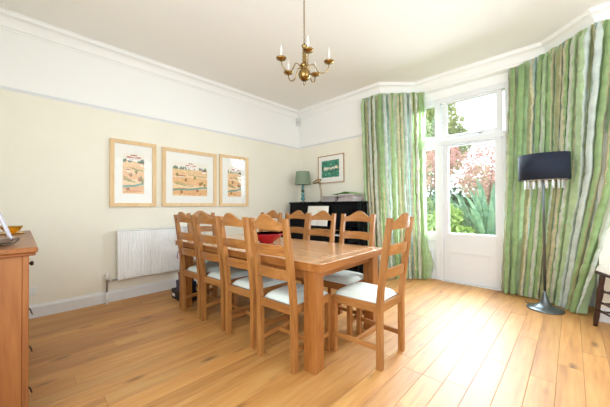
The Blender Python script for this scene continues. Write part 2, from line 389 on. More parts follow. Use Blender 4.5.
# ------------------------------------------------------------------ dining chairs
def ry(z):   # centre line of a back post: y as function of height
    if z<.42: return -.205
    return -.205-.085*((z-.42)/.65)**1.25
def make_chair():
    c=empty('dining_chair')
    pw=.040; bx=.178
    for s in (-1,1):
        zs=[0,.12,.25,.42,.55,.7,.85,.98,1.065]
        V=[];Fc=[]
        for z in zs:
            y=ry(z); cx=s*(bx-.0); t=pw/2*(1.0 if z<.98 else .97); dy=.02 if z<.9 else .017
            V+=[(cx-t,y-dy,z),(cx+t,y-dy,z),(cx+t,y+dy,z),(cx-t,y+dy,z)]
        for i in range(len(zs)-1):
            for k in range(4): Fc.append((i*4+k,i*4+(k+1)%4,i*4+4+(k+1)%4,i*4+4+k))
        Fc.append((3,2,1,0)); n4=(len(zs)-1)*4; Fc.append((n4,n4+1,n4+2,n4+3))
        MB().add(V,Fc).build('back_leg',OAKZ,c)
    for s in (-1,1):
        x0,x1=sorted((s*.203,s*.163)); MB().box((x0,.165,0),(x1,.205,.435),ch=.003).build('front_leg',OAKZ,c)
    ix=bx-pw/2+.004; bow=.028
    def rail(name,zb,zt,th=.02):
        def f(u,v,dy):
            x_=-ix+2*ix*u; q=2*u-1; z=zb(q)+(zt(q)-zb(q))*v
            return (x_, ry(z)-bow*(1-q*q)+dy, z)
        MB().slab(lambda u,v:f(u,v,-th/2), lambda u,v:f(u,v,th/2), 17,4).build(name,OAKX,c)
    hump=lambda q: 1.036+.062*(.5+.5*math.cos(math.pi*min(1,abs(q)/.88)))
    rail('crest_rail',lambda q:.982+.006*(1-q*q),hump)
    rail('slat',lambda q:.800+.005*(1-q*q),lambda q:.872+.008*(1-q*q))
    rail('slat',lambda q:.632+.005*(1-q*q),lambda q:.702+.008*(1-q*q))
    MB().box((-.16,-.216,.392),(.16,-.194,.452),ch=.002).build('seat_rail',OAKX,c)
    MB().box((-.163,.175,.392),(.163,.198,.452),ch=.002).build('seat_rail',OAKX,c)
    for s in (-1,1):
        M_=Matrix.Translation((s*.1805,-.01,0))@Matrix.Rotation(-s*R(3.2),4,'Z')
        MB().box((-.011,-.185,.392),(.011,.20,.452),ch=.002,M=M_).build('seat_rail',OAKY,c)
        MB().box((-.010,-.185,.125),(.010,.185,.160),ch=.002,M=M_).build('stretcher',OAKY,c)
    MB().box((-.178,-.02,.128),(.178,.002,.158),ch=.002).build('stretcher',OAKX,c)
    def cu(u,v):
        a=2*u-1; b=2*v-1; hw=.160+.028*v
        e_=max(0,1-abs(a)**6)*max(0,1-abs(b)**6)
        return (a*hw,-.18+.375*v,.448+.05*e_**.35*(1-.25*(a*a+b*b)*.5))
    m=MB().grid(cu,19,19); m.add([(-.16,-.18,.444),(.16,-.18,.444),(.188,.195,.444),(-.188,.195,.444)],[(3,2,1,0)])
    m.build('seat_cushion',CUSH,c)
    return c
chair0=make_chair()
chairs=[ # l, w, facing angle offset from table (deg), label
 (.372,-.060+.215,0,'oak ladder-back chair nearest the camera, on the near long side of the table'),
 (.862,-.020+.215,0,'oak ladder-back chair tucked in on the near long side, second from the camera'),
 (1.322,-.006+.215,1,'oak ladder-back chair tucked in on the near long side, third from the camera'),
 (1.742,-.012+.215,1,'oak ladder-back chair tucked in on the near long side, closest to the radiator'),
 (.362,1.05-.215,180,'oak ladder-back chair on the piano side of the table, closest to the curtains'),
 (.845,1.05-.215,180,'oak ladder-back chair on the piano side in front of the sheet music'),
 (1.305,1.13-.215,180,'oak ladder-back chair on the piano side in front of the table lamp'),
 (1.71,1.05-.215,181,'oak ladder-back chair on the piano side farthest from the curtains, mostly hidden'),
 (-.258+.215,.55,88,'oak ladder-back chair at the near head of the table, seen from behind at the right'),
 (2.38-.21,.50,-90,'oak ladder-back chair at the far head of the table, its crest behind another chair'),
]
for i,(l,w_,a,lab) in enumerate(chairs):
    o=chair0 if i==0 else copy_tree(chair0)
    o.location=tp(l,w_); 
    o.rotation_euler=(0,0,ta+R(a)); o['label']=lab; o['category']='chair'; o['group']='ladder-back chairs around the dining table'

# ------------------------------------------------------------------ red bowl on the table
bx_=tp(1.11,.513)
b=empty('serving_bowl',(bx_[0],bx_[1],TH)); b.scale=(1.03,1.03,.90); tag(b,'wide red ceramic bowl in the middle of the dining table','bowl')
outer=[(.0,0),(.062,0),(.066,.006),(.068,.012),(.105,.04),(.14,.075),(.165,.108),(.172,.118)]
inner=[(.172,.118),(.165,.117),(.135,.08),(.10,.047),(.05,.022),(0,.018)]
MB().lathe(outer,40).build('bowl_body',REDM,b); MB().lathe(inner,40).build('bowl_inside',REDIN,b)

# ------------------------------------------------------------------ pictures
def paint_hills(w_,h_,seed,house=(.5,.82),dots=9):
    r=np.random.default_rng(seed); X,Z=np.meshgrid(np.linspace(0,1,w_),np.linspace(0,1,h_)); asp=h_/w_
    img=np.zeros((h_,w_,3)); sky=np.array([246,240,226.]); img[:]=sky
    def noise(k,amp):
        o=np.zeros_like(X)
        for _ in range(6): o+=np.sin(X*r.uniform(2,k)*math.pi+r.uniform(0,6))*np.sin(Z*r.uniform(2,k)*math.pi+r.uniform(0,6))
        return o*amp/3
    tone=[(238,202,154),(242,206,162),(236,190,138),(243,212,170),(234,184,130),(240,198,146)]
    hz=.80
    for k,t in enumerate(tone):
        zz=hz-k*.15+.03*np.sin(X*r.uniform(3,7)+r.uniform(0,6)); M_=Z<zz
        n=noise(18,10)[...,None]; img=np.where(M_[...,None],np.array(t)+n,img)
        E_=(np.abs(Z-zz)<.006)&M_; img[E_]=(196,140,86)
    def blob(cx,cz,rx,rz,c):
        M_=((X-cx)/rx)**2+((Z-cz)/rz)**2<1; img[M_]=np.array(c)+r.normal(0,9,(M_.sum(),1))
    def rect(x0,x1,z0,z1,c): img[(X>x0)&(X<x1)&(Z>z0)&(Z<z1)]=c
    A=asp
    for k in range(int(18/A)+6): blob(r.uniform(0,1),hz+r.uniform(.0,.045),.017*A,.040,(84+r.integers(0,44),116+r.integers(0,24),104+r.integers(0,20)))
    hx_,hz_=house
    rect(hx_-.13*A,hx_+.14*A,hz_-.05,hz_+.015,(248,242,234)); rect(hx_-.15*A,hx_+.16*A,hz_+.015,hz_+.045,(192,92,70)); rect(hx_-.05*A,hx_+.06*A,hz_+.03,hz_+.075,(244,236,226)); rect(hx_-.06*A,hx_+.07*A,hz_+.075,hz_+.098,(176,84,66))
    for q in (-.08,-.02,.05,.10): rect(hx_+(q-.008)*A,hx_+(q+.008)*A,hz_-.03,hz_-.005,(150,110,96))
    blob(.92,hz-.02,.05*A,.05,(96,120,84)); rect(.84,.96,.70,.745,(246,238,228)); rect(.83,.97,.745,.775,(186,92,70))
    spots=[(.36,.47),(.84,.40),(.92,.33),(.78,.36),(.24,.12),(.62,.55),(.12,.62),(.70,.16)][:dots]
    for k,(cx,cz) in enumerate(spots):
        c=[(156,108,62),(150,132,72),(140,128,66),(168,98,56)][k%4]
        rect(cx-.006*A,cx+.006*A,cz-.065,cz-.02,(110,76,50)); blob(cx,cz,.036*A,.046,c); blob(cx-.010*A,cz+.014,.018*A,.022,tuple(min(255,q+34) for q in c))
    for j,(x0_,x1_,z0_,z1_) in enumerate(((.05,.55,.42,.28),(.45,.95,.62,.58),(.08,.35,.36,.30))):
        for k in range(12): t=k/11; blob(x0_+(x1_-x0_)*t,z0_+(z1_-z0_)*t,.014*A,.016,(150+8*(k%3),150,92))
    rect(.16,.34,.54,.575,(240,226,206)); rect(.15,.35,.575,.60,(178,80,58))
    zz=.15+.09*X+.01*np.sin(9*X); img[np.abs(Z-zz)<.018]=(128,166,158); img[np.abs(Z-zz-.024)<.007]=(98,132,92)
    for k in range(7): blob(.2+.1*k+.05*math.sin(k),.055+.012*(k%3),.022*A,.010,(206,120,70))
    return np.clip(img,0,255)
def paint_green(w_,h_,seed):
    r=np.random.default_rng(seed); X,Z=np.meshgrid(np.linspace(0,1,w_),np.linspace(0,1,h_)); img=np.zeros((h_,w_,3)); img[:]=(46,128,104)
    pal=[(30,104,84),(70,156,128),(24,84,72),(120,186,160),(52,140,110)]
    for k in range(260):
        cx,cz=r.uniform(0,1),r.uniform(0,1); M_=((X-cx)/r.uniform(.02,.08))**2+((Z-cz)/r.uniform(.012,.04))**2<1; img[M_]=pal[k%5]
    for k in range(40):
        cx,cz=r.uniform(.1,.95),r.normal(.52,.05); M_=((X-cx)/.06)**2+((Z-cz)/.03)**2<1; img[M_]=[(222,230,218),(206,180,120),(240,238,226)][k%3]
    for k in range(12):
        cx=r.uniform(0,1); M_=(np.abs(X-cx)<.012)&(np.abs(Z-.42)<r.uniform(.03,.1)); img[M_]=(28,66,60)
    return img
PRINT,nt_,b_=mat('printed picture'); va=N(nt_,'ShaderNodeVertexColor'); va.layer_name='Col'; nt_.links.new(va.outputs[0],b_.inputs['Base Color']); b_.inputs['Roughness'].default_value=.8
def print_obj(name,img,P0,U,V,parent):
    h_,w_,_=img.shape; P0,U,V=Vector(P0),Vector(U),Vector(V)
    m=MB().grid(lambda u,v:P0+U*u+V*v,w_,h_,smooth=False); o=m.build(name,PRINT,parent)
    at=o.data.color_attributes.new('Col','FLOAT_COLOR','POINT'); a=img/255.; l=np.where(a<=.04045,a/12.92,((a+.055)/1.055)**2.4)
    at.data.foreach_set('color',np.concatenate([l,np.ones((h_,w_,1))],2).astype(np.float32).ravel()); return o
def picture(name,loc,rz,W_,Hh,fwid,depth,fmat,img,pr,label):
    # local: x across, -y out of the wall, z up from the lower edge
    e=empty(name,loc,rz); tag(e,label,'picture')
    m=MB()
    x0,x1=-W_/2,W_/2
    for (a,b,c,d_) in (((x0,0),(x1,0),(x1-fwid,fwid),(x0+fwid,fwid)),((x1,0),(x1,Hh),(x1-fwid,Hh-fwid),(x1-fwid,fwid)),((x1,Hh),(x0,Hh),(x0+fwid,Hh-fwid),(x1-fwid,Hh-fwid)),((x0,Hh),(x0,0),(x0+fwid,fwid),(x0+fwid,Hh-fwid))):
        V=[(q[0],-.004,q[1]) for q in (a,b,c,d_)]+[(q[0],-depth,q[1]) for q in (a,b,c,d_)]
        V[6]=(c[0],-depth+.006,c[1]); V[7]=(d_[0],-depth+.006,d_[1])
        m.add(V,[(0,3,2,1),(4,5,6,7),(0,1,5,4),(1,2,6,5),(2,3,7,6),(3,0,4,7)])
    m.build('frame',fmat,e)
    MB().box((x0+fwid-.004,-.012,fwid-.004),(x1-fwid+.004,-.008,Hh-fwid+.004)).build('mount',MATB,e)
    print_obj('print',img,(pr[0],-.0128,pr[2]),(pr[1]-pr[0],0,0),(0,0,pr[3]-pr[2]),e)
    MB().box((x0+fwid-.003,-.0165,fwid-.003),(x1-fwid+.003,-.0145,Hh-fwid+.003)).build('glazing',PICGLASS,e)
    return e
picture('picture',(0,1.0165,1.156),R(90),.52,.836,.046,.032,FRAMEW,paint_hills(60,130,3,(.5,.87),6),(-.125,.115,.165,.68),'narrow blond-framed hill landscape leftmost of the three, nearest the sideboard')
picture('picture',(0,1.753,1.156),R(90),.802,.82,.048,.032,FRAMEW,paint_hills(124,122,11,(.5,.87),8),(-.26,.25,.155,.645),'square blond-framed hill landscape, the widest and middle of three on the left wall')
picture('picture',(0,2.479,1.158),R(90),.54,.832,.044,.032,FRAMEW,paint_hills(60,130,29,(.6,.86),5),(-.12,.13,.155,.66),'narrow blond-framed hill landscape closest to the room corner, right of the wide one')
GILT=plain('thin gilt moulding',lin(186,150,104),.4,.3,bump=.05)
picture('picture',(.853,YB,1.578),0,.61,.515,.016,.022,GILT,paint_green(70,60,5),(-.215,.195,.105,.42),'small green and white woodland print in a thin frame above the piano')

# ------------------------------------------------------------------ radiator
r_=empty('radiator',(0,.825,0)); tag(r_,'white ribbed panel radiator on the left wall below the pictures','radiator')
RL=1.03
m=MB(); V=[];nr=136
for i in range(nr+1):
    y=.02+(RL-.04)*i/nr; d_=.100+(.0035 if i%4 in (1,2) else 0.0); V+=[(d_,y,.275),(d_+.002,y,.30),(d_+.002,y,.83),(d_,y,.85)]
Fc=[]
for i in range(nr):
    for k in range(3): Fc.append((i*4+k,i*4+4+k,i*4+5+k,i*4+1+k))
m.add(V,Fc,0,False); m.box((.08,.02,.275),(.0995,RL-.02,.85)); m.build('front_panel',RADW,r_)
m=MB().box((.035,.0,.262),(.085,RL,.86),ch=.003); m.box((.085,0,.262),(.108,.02,.86),ch=.003); m.box((.085,RL-.02,.262),(.108,RL,.86),ch=.003); m.build('casing',RADW,r_)
m=MB().box((.03,-.003,.858),(.112,RL+.003,.868),ch=.002)
for i in range(30): m.box((.045,.03+i*.031,.867),(.10,.048+i*.031,.8695))
m.build('top_grille',RADW,r_)
for y in (.18,RL-.18): MB().box((.001,y-.02,.30),(.034,y+.02,.82)).build('wall_bracket',RADW,r_)
v=MB(); v.lathe([(.018,0),(.021,.01),(.021,.045),(.017,.06),(.012,.066),(0,.067)],16,c=(.075,-.105,.295)).build('valve_head',PLASTIC,r_)
m=MB(); m.lathe([(.009,.14),(.009,.25),(.014,.252),(.014,.275),(.017,.28),(.017,.297),(0,.298)],12,c=(.075,-.105,0)); m.tube([(.075,-.105,.27),(.075,0.0,.27)],.009,10); m.lathe([(.014,0),(.014,.02)],10,M=Matrix.Translation((.075,-.03,.27))@Matrix.Rotation(R(90),4,'X')); m.build('valve',CHROME,r_)
m=MB(); m.tube([(.075,-.105,.14),(.075,-.105,.0)],.0085,10); m.lathe([(.016,0),(.016,.006)],12,c=(.075,-.105,.0)); m.build('pipe',RADW,r_)

# wall socket
s_=empty('wall_socket',(0,.08,.235)); tag(s_,'white wall socket low on the left wall beside the sideboard','socket')
MB().box((0,-.043,0),(.009,.043,.086),ch=.003).build('face_plate',PLASTIC,s_)
MB().box((.009,-.012,.05),(.013,.0,.068),ch=.001).build('switch_rocker',PLASTIC,s_)
# motion sensor in the corner
s_=empty('motion_sensor',(.035,3.965,2.80)); s_.rotation_euler=(0,0,R(-45)); tag(s_,'small white motion sensor high in the corner of the room','sensor')
MB().box((-.045,-.02,0),(.045,.02,.155),ch=.010,M=Matrix.Translation((.012,0,0))@Matrix.Rotation(R(90),4,'Z')).build('housing',plain('sensor plastic',lin(222,222,216),.5,var=.02),s_)
MB().grid(lambda u,v:(.033+.012*math.sin(math.pi*u),(u-.5)*.06,.03+.06*v),9,5).build('lens',plain('sensor lens',lin(200,202,200),.3,var=.05),s_)

# ------------------------------------------------------------------ chest of drawers at the left edge
cX1,cX0,cY1,cY0,cH=2.10,.62,.065,-.50,.95
c_=empty('sideboard',(cX1,cY1,0)); tag(c_,'honey pine sideboard with drawers at the left edge of the view','sideboard')
lx=cX0-cX1; dy=cY0-cY1
def cb(a,b,mat_,name,ch=.002,par=c_): return MB().box(a,b,ch=ch).build(name,mat_,par)
cb((lx,dy,cH-.028),(0,0,cH),CHX,'top',.006)
cb((lx+.006,dy+.006,cH-.042),(-.006,-.008,cH-.028),CHEDGE,'top_moulding',.004)
cb((-.045,dy+.02,.06),(-.022,-.056,cH-.042),CHZ,'side_panel'); cb((lx+.022,dy+.02,.06),(lx+.045,-.056,cH-.042),CHZ,'side_panel')
cb((-.050,-.056,0),(-.018,-.032,cH-.042),CHZ,'corner_post'); cb((lx+.018,-.056,0),(lx+.050,-.032,cH-.042),CHZ,'corner_post')
cb((lx+.045,dy+.02,.06),(-.045,dy+.03,cH-.042),CHZ,'back_panel')
cb((-.05,dy+.01,0),(-.018,dy+.04,.06),CHZ,'foot'); cb((lx+.018,dy+.01,0),(lx+.05,dy+.04,.06),CHZ,'foot')
zr=[.07,.30,.51,.70,.90]
KNOB=plain('dark bronze knob',lin(62,42,32),.3,.7,bump=.05)
for k in range(4):
    cols=[(lx+.052,lx/2-.004),(lx/2+.004,-.052)] if k==3 else [(lx+.052,-.052)]
    for a,b in cols:
        dr=cb((a,-.060,zr[k]+.004),(b,-.034,zr[k+1]-.004),CHD,'drawer',.003)
        cb((a+.02,dy+.06,zr[k]+.015),(b-.02,-.060,zr[k+1]-.02),CHZ,'drawer_box',0,dr)
        for kx in ([(a+b)/2] if k==3 else [a+.10,b-.10]):
            zc=(zr[k]+zr[k+1])/2+(.05 if k==3 else 0)
            if k==3: MB().lathe([(.006,0),(.006,.006),(.012,.011),(.013,.016),(.009,.021),(0,.022)],14,M=Matrix.Translation((kx+(.25 if kx>lx/2 else -.25),-.034,zc))@Matrix.Rotation(R(-90),4,'X')).build('knob',KNOB,dr)
            else:
                m=MB(); m.lathe([(.009,0),(.008,.004),(.004,.007),(0,.007)],12,M=Matrix.Translation((kx,-.034,zc))@Matrix.Rotation(R(-90),4,'X'))
                m.tube([(kx+.016*math.sin(t),-.026+.005*(1-math.cos(t)),zc-.016+.016*math.cos(t)) for t in [2*math.pi*i/18 for i in range(18)]],.002,6,closed=True); m.build('ring_pull',KNOB,dr)
# things on the chest
bb=empty('brass_bowl',(.95,-.045,cH)); bb.scale=(.62,.62,.75); tag(bb,'shallow polished brass bowl on the sideboard','bowl')
MB().lathe([(0,0),(.035,0),(.036,.004),(.06,.016),(.085,.038),(.10,.066),(.102,.07)],32).build('bowl_body',GOLD,bb)
MB().lathe([(.102,.07),(.098,.068),(.08,.038),(.05,.016),(0,.008)],32).build('bowl_inside',GOLD,bb)
MB().lathe([(.0,0),(.03,0),(.11,.004),(.125,.008),(.125,.010),(.10,.007),(0,.003)],36,c=(0,0,0)).build('saucer',GOLD,bb).location=(0,0,0)
for o in bb.children:
    if o.name.startswith('bowl_'): o.location.z=.006
CRYS,nt_,b_=mat('clear acrylic'); b_.inputs['Transmission Weight'].default_value=1; b_.inputs['Roughness'].default_value=.04; b_.inputs['IOR'].default_value=1.45
n_=N(nt_,'ShaderNodeTexNoise'); n_.inputs['Scale'].default_value=30; bp_=N(nt_,'ShaderNodeBump'); bp_.inputs['Strength'].default_value=.2; nt_.links.new(n_.outputs[0],bp_.inputs['Height']); nt_.links.new(bp_.outputs[0],b_.inputs['Normal'])
pf=empty('photo_frame',(1.70,-.03,cH),R(180)); tag(pf,'clear photo frame leaning back on the sideboard at the left edge','photo frame')
Mt=Matrix.Rotation(R(-18),4,'X')
m=MB(); 
for a,b in (((-.09,-.006,0),(-.075,.006,.20)),((.075,-.006,0),(.09,.006,.20)),((-.075,-.006,0),(.075,.006,.015)),((-.075,-.006,.185),(.075,.006,.20))): m.box(a,b,ch=.003,M=Mt)
m.build('frame',plain('silver frame',lin(196,194,204),.25,.3,var=.05),pf)
def paint_flowers(w_,h_):
    r=np.random.default_rng(4); X,Z=np.meshgrid(np.linspace(0,1,w_),np.linspace(0,1,h_)); img=np.zeros((h_,w_,3)); img[:]=(226,222,232)
    for k in range(46):
        cx,cz=r.uniform(0,1),r.uniform(0,1); M_=((X-cx)/r.uniform(.03,.1))**2+((Z-cz)/r.uniform(.03,.08))**2<1; img[M_]=[(196,178,190),(120,118,140),(232,206,190),(246,244,248),(86,84,104)][k%5]
    return img
po=print_obj('photo',paint_flowers(40,50),(-.075,0,.015),(.15,0,0),(0,0,.17),pf); po.matrix_local=Mt
MB().box((-.074,-.004,.016),(.074,-.001,.184),M=Mt).build('glazing',PICGLASS,pf)
MB().box((-.02,.0,0),(.02,.004,.17),M=Matrix.Translation((0,.115,0))@Matrix.Rotation(R(14),4,'X')).build('stand',CHROME,pf)
cd=empty('glass_dish',(1.925,-.07,cH)); tag(cd,'low cut glass dish at the front left corner of the sideboard','dish')
m=MB()
prof=[(.03,0),(.045,.004),(.062,.02),(.07,.042),(.066,.042),(.056,.022),(.03,.008),(0,.007)]
V=[];Fc=[];n=28
for r0,z in prof:
    for k in range(n):
        q=r0*(1+(.05 if k%2 else 0)); V.append((q*math.cos(2*math.pi*k/n),q*math.sin(2*math.pi*k/n),z))
for i in range(len(prof)-1):
    for k in range(n): Fc.append((i*n+k,i*n+(k+1)%n,(i+1)*n+(k+1)%n,(i+1)*n+k))
Fc.append(tuple(range(n))[::-1]); m.add(V,Fc).build('dish_body',CRYS,cd)

# ------------------------------------------------------------------ piano
px0,px1,pf_,pb,ph=.16,1.69,3.60,3.885,1.225
pn=empty('upright_piano',(px0,pb,0)); tag(pn,'glossy black upright piano against the back wall with its keyboard open','piano')
PWd=px1-px0; fy=pf_-pb
def pb_(a,b,mat_,name,ch=.003,par=pn): return MB().box(a,b,ch=ch).build(name,mat_,par)
pb_((-.012,fy-.015,ph-.028),(PWd+.012,0,ph),BLACK,'lid',.006)
pb_((0,fy,0),(.035,0,ph-.028),BLACK,'side_panel'); pb_((PWd-.035,fy,0),(PWd,0,ph-.028),BLACK,'side_panel')
pb_((.035,-.02,.05),(PWd-.035,-.005,ph-.028),BLACKM,'back_panel')
pb_((.035,fy+.012,.80),(PWd-.035,fy+.03,ph-.028),BLACK,'upper_panel'); pb_((.035,fy+.03,.10),(PWd-.035,fy+.05,.60),BLACK,'lower_panel')
pb_((.035,fy+.02,0),(PWd-.035,fy+.05,.10),BLACK,'plinth')
ky=fy-.265
pb_((0,ky,.60),(PWd,fy,.655),BLACK,'key_bed')
for a in (0,PWd-.06): pb_((a,ky,.655),(a+.06,fy,.745),BLACK,'key_arm',.012); 
for a in (.01,PWd-.06): pb_((a,ky+.02,0),(a+.05,ky+.07,.60),BLACK,'leg',.006)
kb=pb_((.06,ky+.02,.655),(PWd-.06,fy-.02,.685),BLACKM,'keyboard')
pb_((.06,ky+.004,.655),(PWd-.06,ky+.02,.695),BLACK,'key_slip')
kw=(PWd-.13)/52; kme=MB().box((0,0,0),(kw-.0012,.15,.022),ch=.0015).mesh('white_key',plain('key ivory',lin(245,243,236),.25,var=.01)); bme=MB().box((0,0,0),(.010,.095,.034),ch=.002).mesh('black_key',BLACKM)
for i in range(52):
    o=bpy.data.objects.new('white_key',kme); col.objects.link(o); o.parent=kb; o.location=(.065+i*kw,ky+.021,.685)
    if i%7 in (0,2,3,5,6) and i<51:
        o=bpy.data.objects.new('black_key',bme); col.objects.link(o); o.parent=kb; o.location=(.065+(i+1)*kw-.0055,ky+.075,.686)
m=MB().box((.06,fy-.075,.705),(PWd-.06,fy-.06,.80),ch=.004,M=None); fb=m.build('fallboard',BLACK,pn)
MB().box((.08,fy-.0775,.762),(PWd-.08,fy-.0752,.767)).build('brass_hinge',GOLD,fb)
pb_((.25,fy-.058,.80),(PWd-.25,fy-.008,.815),BLACK,'music_ledge'); 
for i in range(3): MB().lathe([(0,0),(.02,.0),(.022,.006),(.016,.012),(0,.013)],14,c=(PWd/2-.1+.1*i,fy-.03,.06),sy=1.8).build('pedal',GOLD,pn)

# sheet music on the ledge
SM,nt_,b_=mat('sheet music paper'); tc=N(nt_,'ShaderNodeTexCoord'); wv=N(nt_,'ShaderNodeTexWave',bands_direction='Z'); wv.inputs['Scale'].default_value=42; nt_.links.new(tc.outputs['Object'],wv.inputs['Vector'])
n2=N(nt_,'ShaderNodeTexNoise'); n2.inputs['Scale'].default_value=70; nt_.links.new(tc.outputs['Object'],n2.inputs['Vector']); ml=N(nt_,'ShaderNodeMath',operation='MULTIPLY'); nt_.links.new(wv.outputs[1],ml.inputs[0]); nt_.links.new(n2.outputs[0],ml.inputs[1])
nt_.links.new(ramp(nt_,ml.outputs[0],[(.45,lin(248,246,238)),(.62,lin(196,194,188))]),b_.inputs['Base Color']); b_.inputs['Roughness'].default_value=.8
sm=empty('sheet_music',(.90,3.535,.817)); tag(sm,'open white sheet music propped on the piano above the keyboard','sheet music')
for s in (-1,1):
    m=MB(); 
    f=lambda u,v,d_:(s*(.002+.236*u),.05*v-.012*math.sin(math.pi*u)*(1)-.004+d_,.335*v)
    m.slab(lambda u,v:f(u,v,-.001),lambda u,v:f(u,v,.001),10,6); m.build('page',SM,sm)

# table lamp on the piano
tl=empty('table_lamp',(.315,3.80,ph)); tag(tl,'table lamp with sage green drum shade and teal glass stem on the piano','lamp')
MB().lathe([(.0,0),(.062,0),(.064,.008),(.05,.014),(.014,.02),(.012,.035),(0,.036)],24).build('base',CHROME,tl)
TEAL,nt_,b_=mat('teal glass'); b_.inputs['Base Color'].default_value=lin(104,168,172); b_.inputs['Transmission Weight'].default_value=.15; b_.inputs['Roughness'].default_value=.08
TEALD,nt_,b_=mat('green glass'); b_.inputs['Base Color'].default_value=lin(70,100,90); b_.inputs['Transmission Weight'].default_value=.15; b_.inputs['Roughness'].default_value=.08
z=.032
for i,rr in enumerate((.042,.038,.034,.030,.024)):
    MB().lathe([(rr*math.sin(t),rr-rr*math.cos(t)) for t in [math.pi*k/10 for k in range(11)]],20,c=(0,0,z)).build('glass_ball',TEALD if i==2 else TEAL,tl); z+=2*rr-.003
MB().lathe([(.006,z-.004),(.006,.40),(.012,.405),(.012,.43),(0,.431)],12).build('stem',CHROME,tl)
SAGE=plain('sage shade fabric',lin(134,152,128),.85,bump=.2,bscale=300,var=.03)
m=MB().lathe([(.150,.345),(.130,.59)],40); m.f=m.f[:40]; m.m=m.m[:40]; m.sm=m.sm[:40]
m.lathe([(.127,.588),(.147,.347)],40); m.f=m.f[:80]; m.m=m.m[:80]; m.sm=m.sm[:80]
m.build('shade',SAGE,tl)
m=MB(); m.tube([(.130*math.cos(t),.130*math.sin(t),.59) for t in [2*math.pi*k/32 for k in range(32)]],.003,6,closed=True); m.tube([(.150*math.cos(t),.150*math.sin(t),.345) for t in [2*math.pi*k/32 for k in range(32)]],.003,6,closed=True)
for k in range(3): q=2*math.pi*k/3; m.tube([(0,0,.43),(.128*math.cos(q),.128*math.sin(q),.57)],.002,5)
m.build('shade_ring',CHROME,tl)

# brass reading lamp on the piano
rl=empty('reading_lamp',(.86,3.72,ph)); tag(rl,'slim brass reading lamp with a ring head and bent arm on the piano','lamp')
MB().lathe([(0,0),(.05,0),(.052,.008),(.046,.014),(.012,.018),(0,.018)],24).build('base',BRASS,rl)
for s in (-1,1): MB().tube([(s*.012,0,.015),(s*.012-.01,0,.18),(s*.014-.045,-.005,.36)],.005,8).build('arm',BRASS,rl)
m=MB(); m.tube([(-.10+.085*math.cos(t),-.01+.04*math.sin(t),.37+.034*math.sin(t)+.012*math.cos(t)) for t in [2*math.pi*k/30 for k in range(30)]],.012,8,closed=True); m.build('ring_head',BRASS,rl)

# papers and magazines on the piano
def mag(name,loc,rz,sx,sy,th,cov,label,cat):
    e=empty(name,loc,rz); tag(e,label,cat,'papers piled on the piano')
    cm=plain('cover '+label[:18],cov,.5,var=.12,vscale=14)
    MB().box((-sx/2+.004,-sy/2+.004,.0015),(sx/2-.004,sy/2-.004,th-.0015)).build('pages',PAGES,e)
    k_=th*.22; m=MB().box((-sx/2,-sy/2,0),(sx/2,sy/2,k_)); m.box((-sx/2,-sy/2,th-k_),(sx/2,sy/2,th)); m.box((-sx/2,-sy/2,k_),(-sx/2+.003,sy/2,th-k_)); m.build('cover',cm,e)
z=ph
for i,(th,cv,lab) in enumerate([(.022,lin(180,176,172),'grey magazine at the bottom of the low pile beside the reading lamp'),(.018,lin(206,202,200),'white booklet second from the bottom of the low pile on the piano'),(.020,lin(120,104,118),'mauve magazine in the middle of the low pile on the piano'),(.014,lin(190,182,182),'pale leaflet near the top of the low pile on the piano'),(.018,lin(70,62,66),'dark magazine on top of the low pile beside the reading lamp')]):
    mag('magazine',(1.07+.012*((i*7)%3-1),3.77+.008*((i*5)%3-1),z),R([2,-6,5,-3,9][i]),.28,.22,th,cv,lab,'magazine'); z+=th
z=ph
for i,(th,cv,lab) in enumerate([(.028,lin(212,206,200),'thick white music book at the bottom of the tall pile near the curtain'),(.022,lin(196,168,166),'pink music book second from the bottom of the tall pile on the piano'),(.024,lin(214,198,194),'off-white music book in the middle of the tall pile on the piano'),(.016,lin(60,58,58),'black folder near the top of the tall pile on the piano'),(.022,lin(206,182,180),'pale pink book under the green folder on the piano')]):
    mag('music_book',(1.435+.012*((i*7)%3-1),3.765+.008*((i*5)%3-1),z),R([-3,4,-7,6,-2][i]),.31,.24,th,cv,lab,'book'); z+=th
gf=empty('folder',(1.40,3.765,z)); tag(gf,'limp light green folder drooping over the tall pile on the piano','folder','papers piled on the piano')
def gfn(u,v,dz):
    x_=(u-.5)*.50; y_=(v-.5)*.25; return (x_,y_,.012+.03*math.exp(-((x_-.02)/.09)**2)-.10*max(0,abs(x_)-.16)**1.0*1.2+dz)
MB().slab(lambda u,v:gfn(u,v,0),lambda u,v:gfn(u,v,.006),20,6).build('cover',plain('green card',lin(132,178,98),.6,var=.08,vscale=9),gf)
MB().box((-.13,-.10,.0),(.13,.10,.008)).build('pages',PAPER,gf)

# ------------------------------------------------------------------ chandelier
CX,CY=2.449,1.654
cz=empty('chandelier',(CX,CY,-.03)); tag(cz,'five-arm brass chandelier with white candles hanging on a chain','chandelier')
MB().lathe([(0,3.06),(.02,3.062),(.05,3.09),(.06,3.115),(.06,3.12),(0,3.12)],28).build('ceiling_rose',BRASS,cz)
lk=MB().tube([(.007*math.cos(t),0,.013*math.sin(t)) for t in [2*math.pi*k/14 for k in range(14)]],.0021,6,closed=True).mesh('chain_link',BRASS)
z=2.56; i=0
while z<3.07:
    o=bpy.data.objects.new('chain_link',lk); col.objects.link(o); o.parent=cz; o.location=(0,0,z); o.rotation_euler=(0,0,R(90*(i%2)+20)); z+=.0205; i+=1
MB().lathe([(0,2.235),(.012,2.232),(.03,2.238),(.046,2.257),(.052,2.281),(.047,2.305),(.032,2.324),(.02,2.332),(.026,2.338),(.036,2.350),(.038,2.363),(.03,2.373),(.016,2.379),(.013,2.395),(.02,2.407),(.014,2.419),(.019,2.435),(.012,2.447),(.019,2.463),(.013,2.477),(.018,2.490),(.012,2.505),(.022,2.517),(.024,2.525),(.010,2.535),(.006,2.547),(0,2.548)],28).build('column',BRASS,cz)
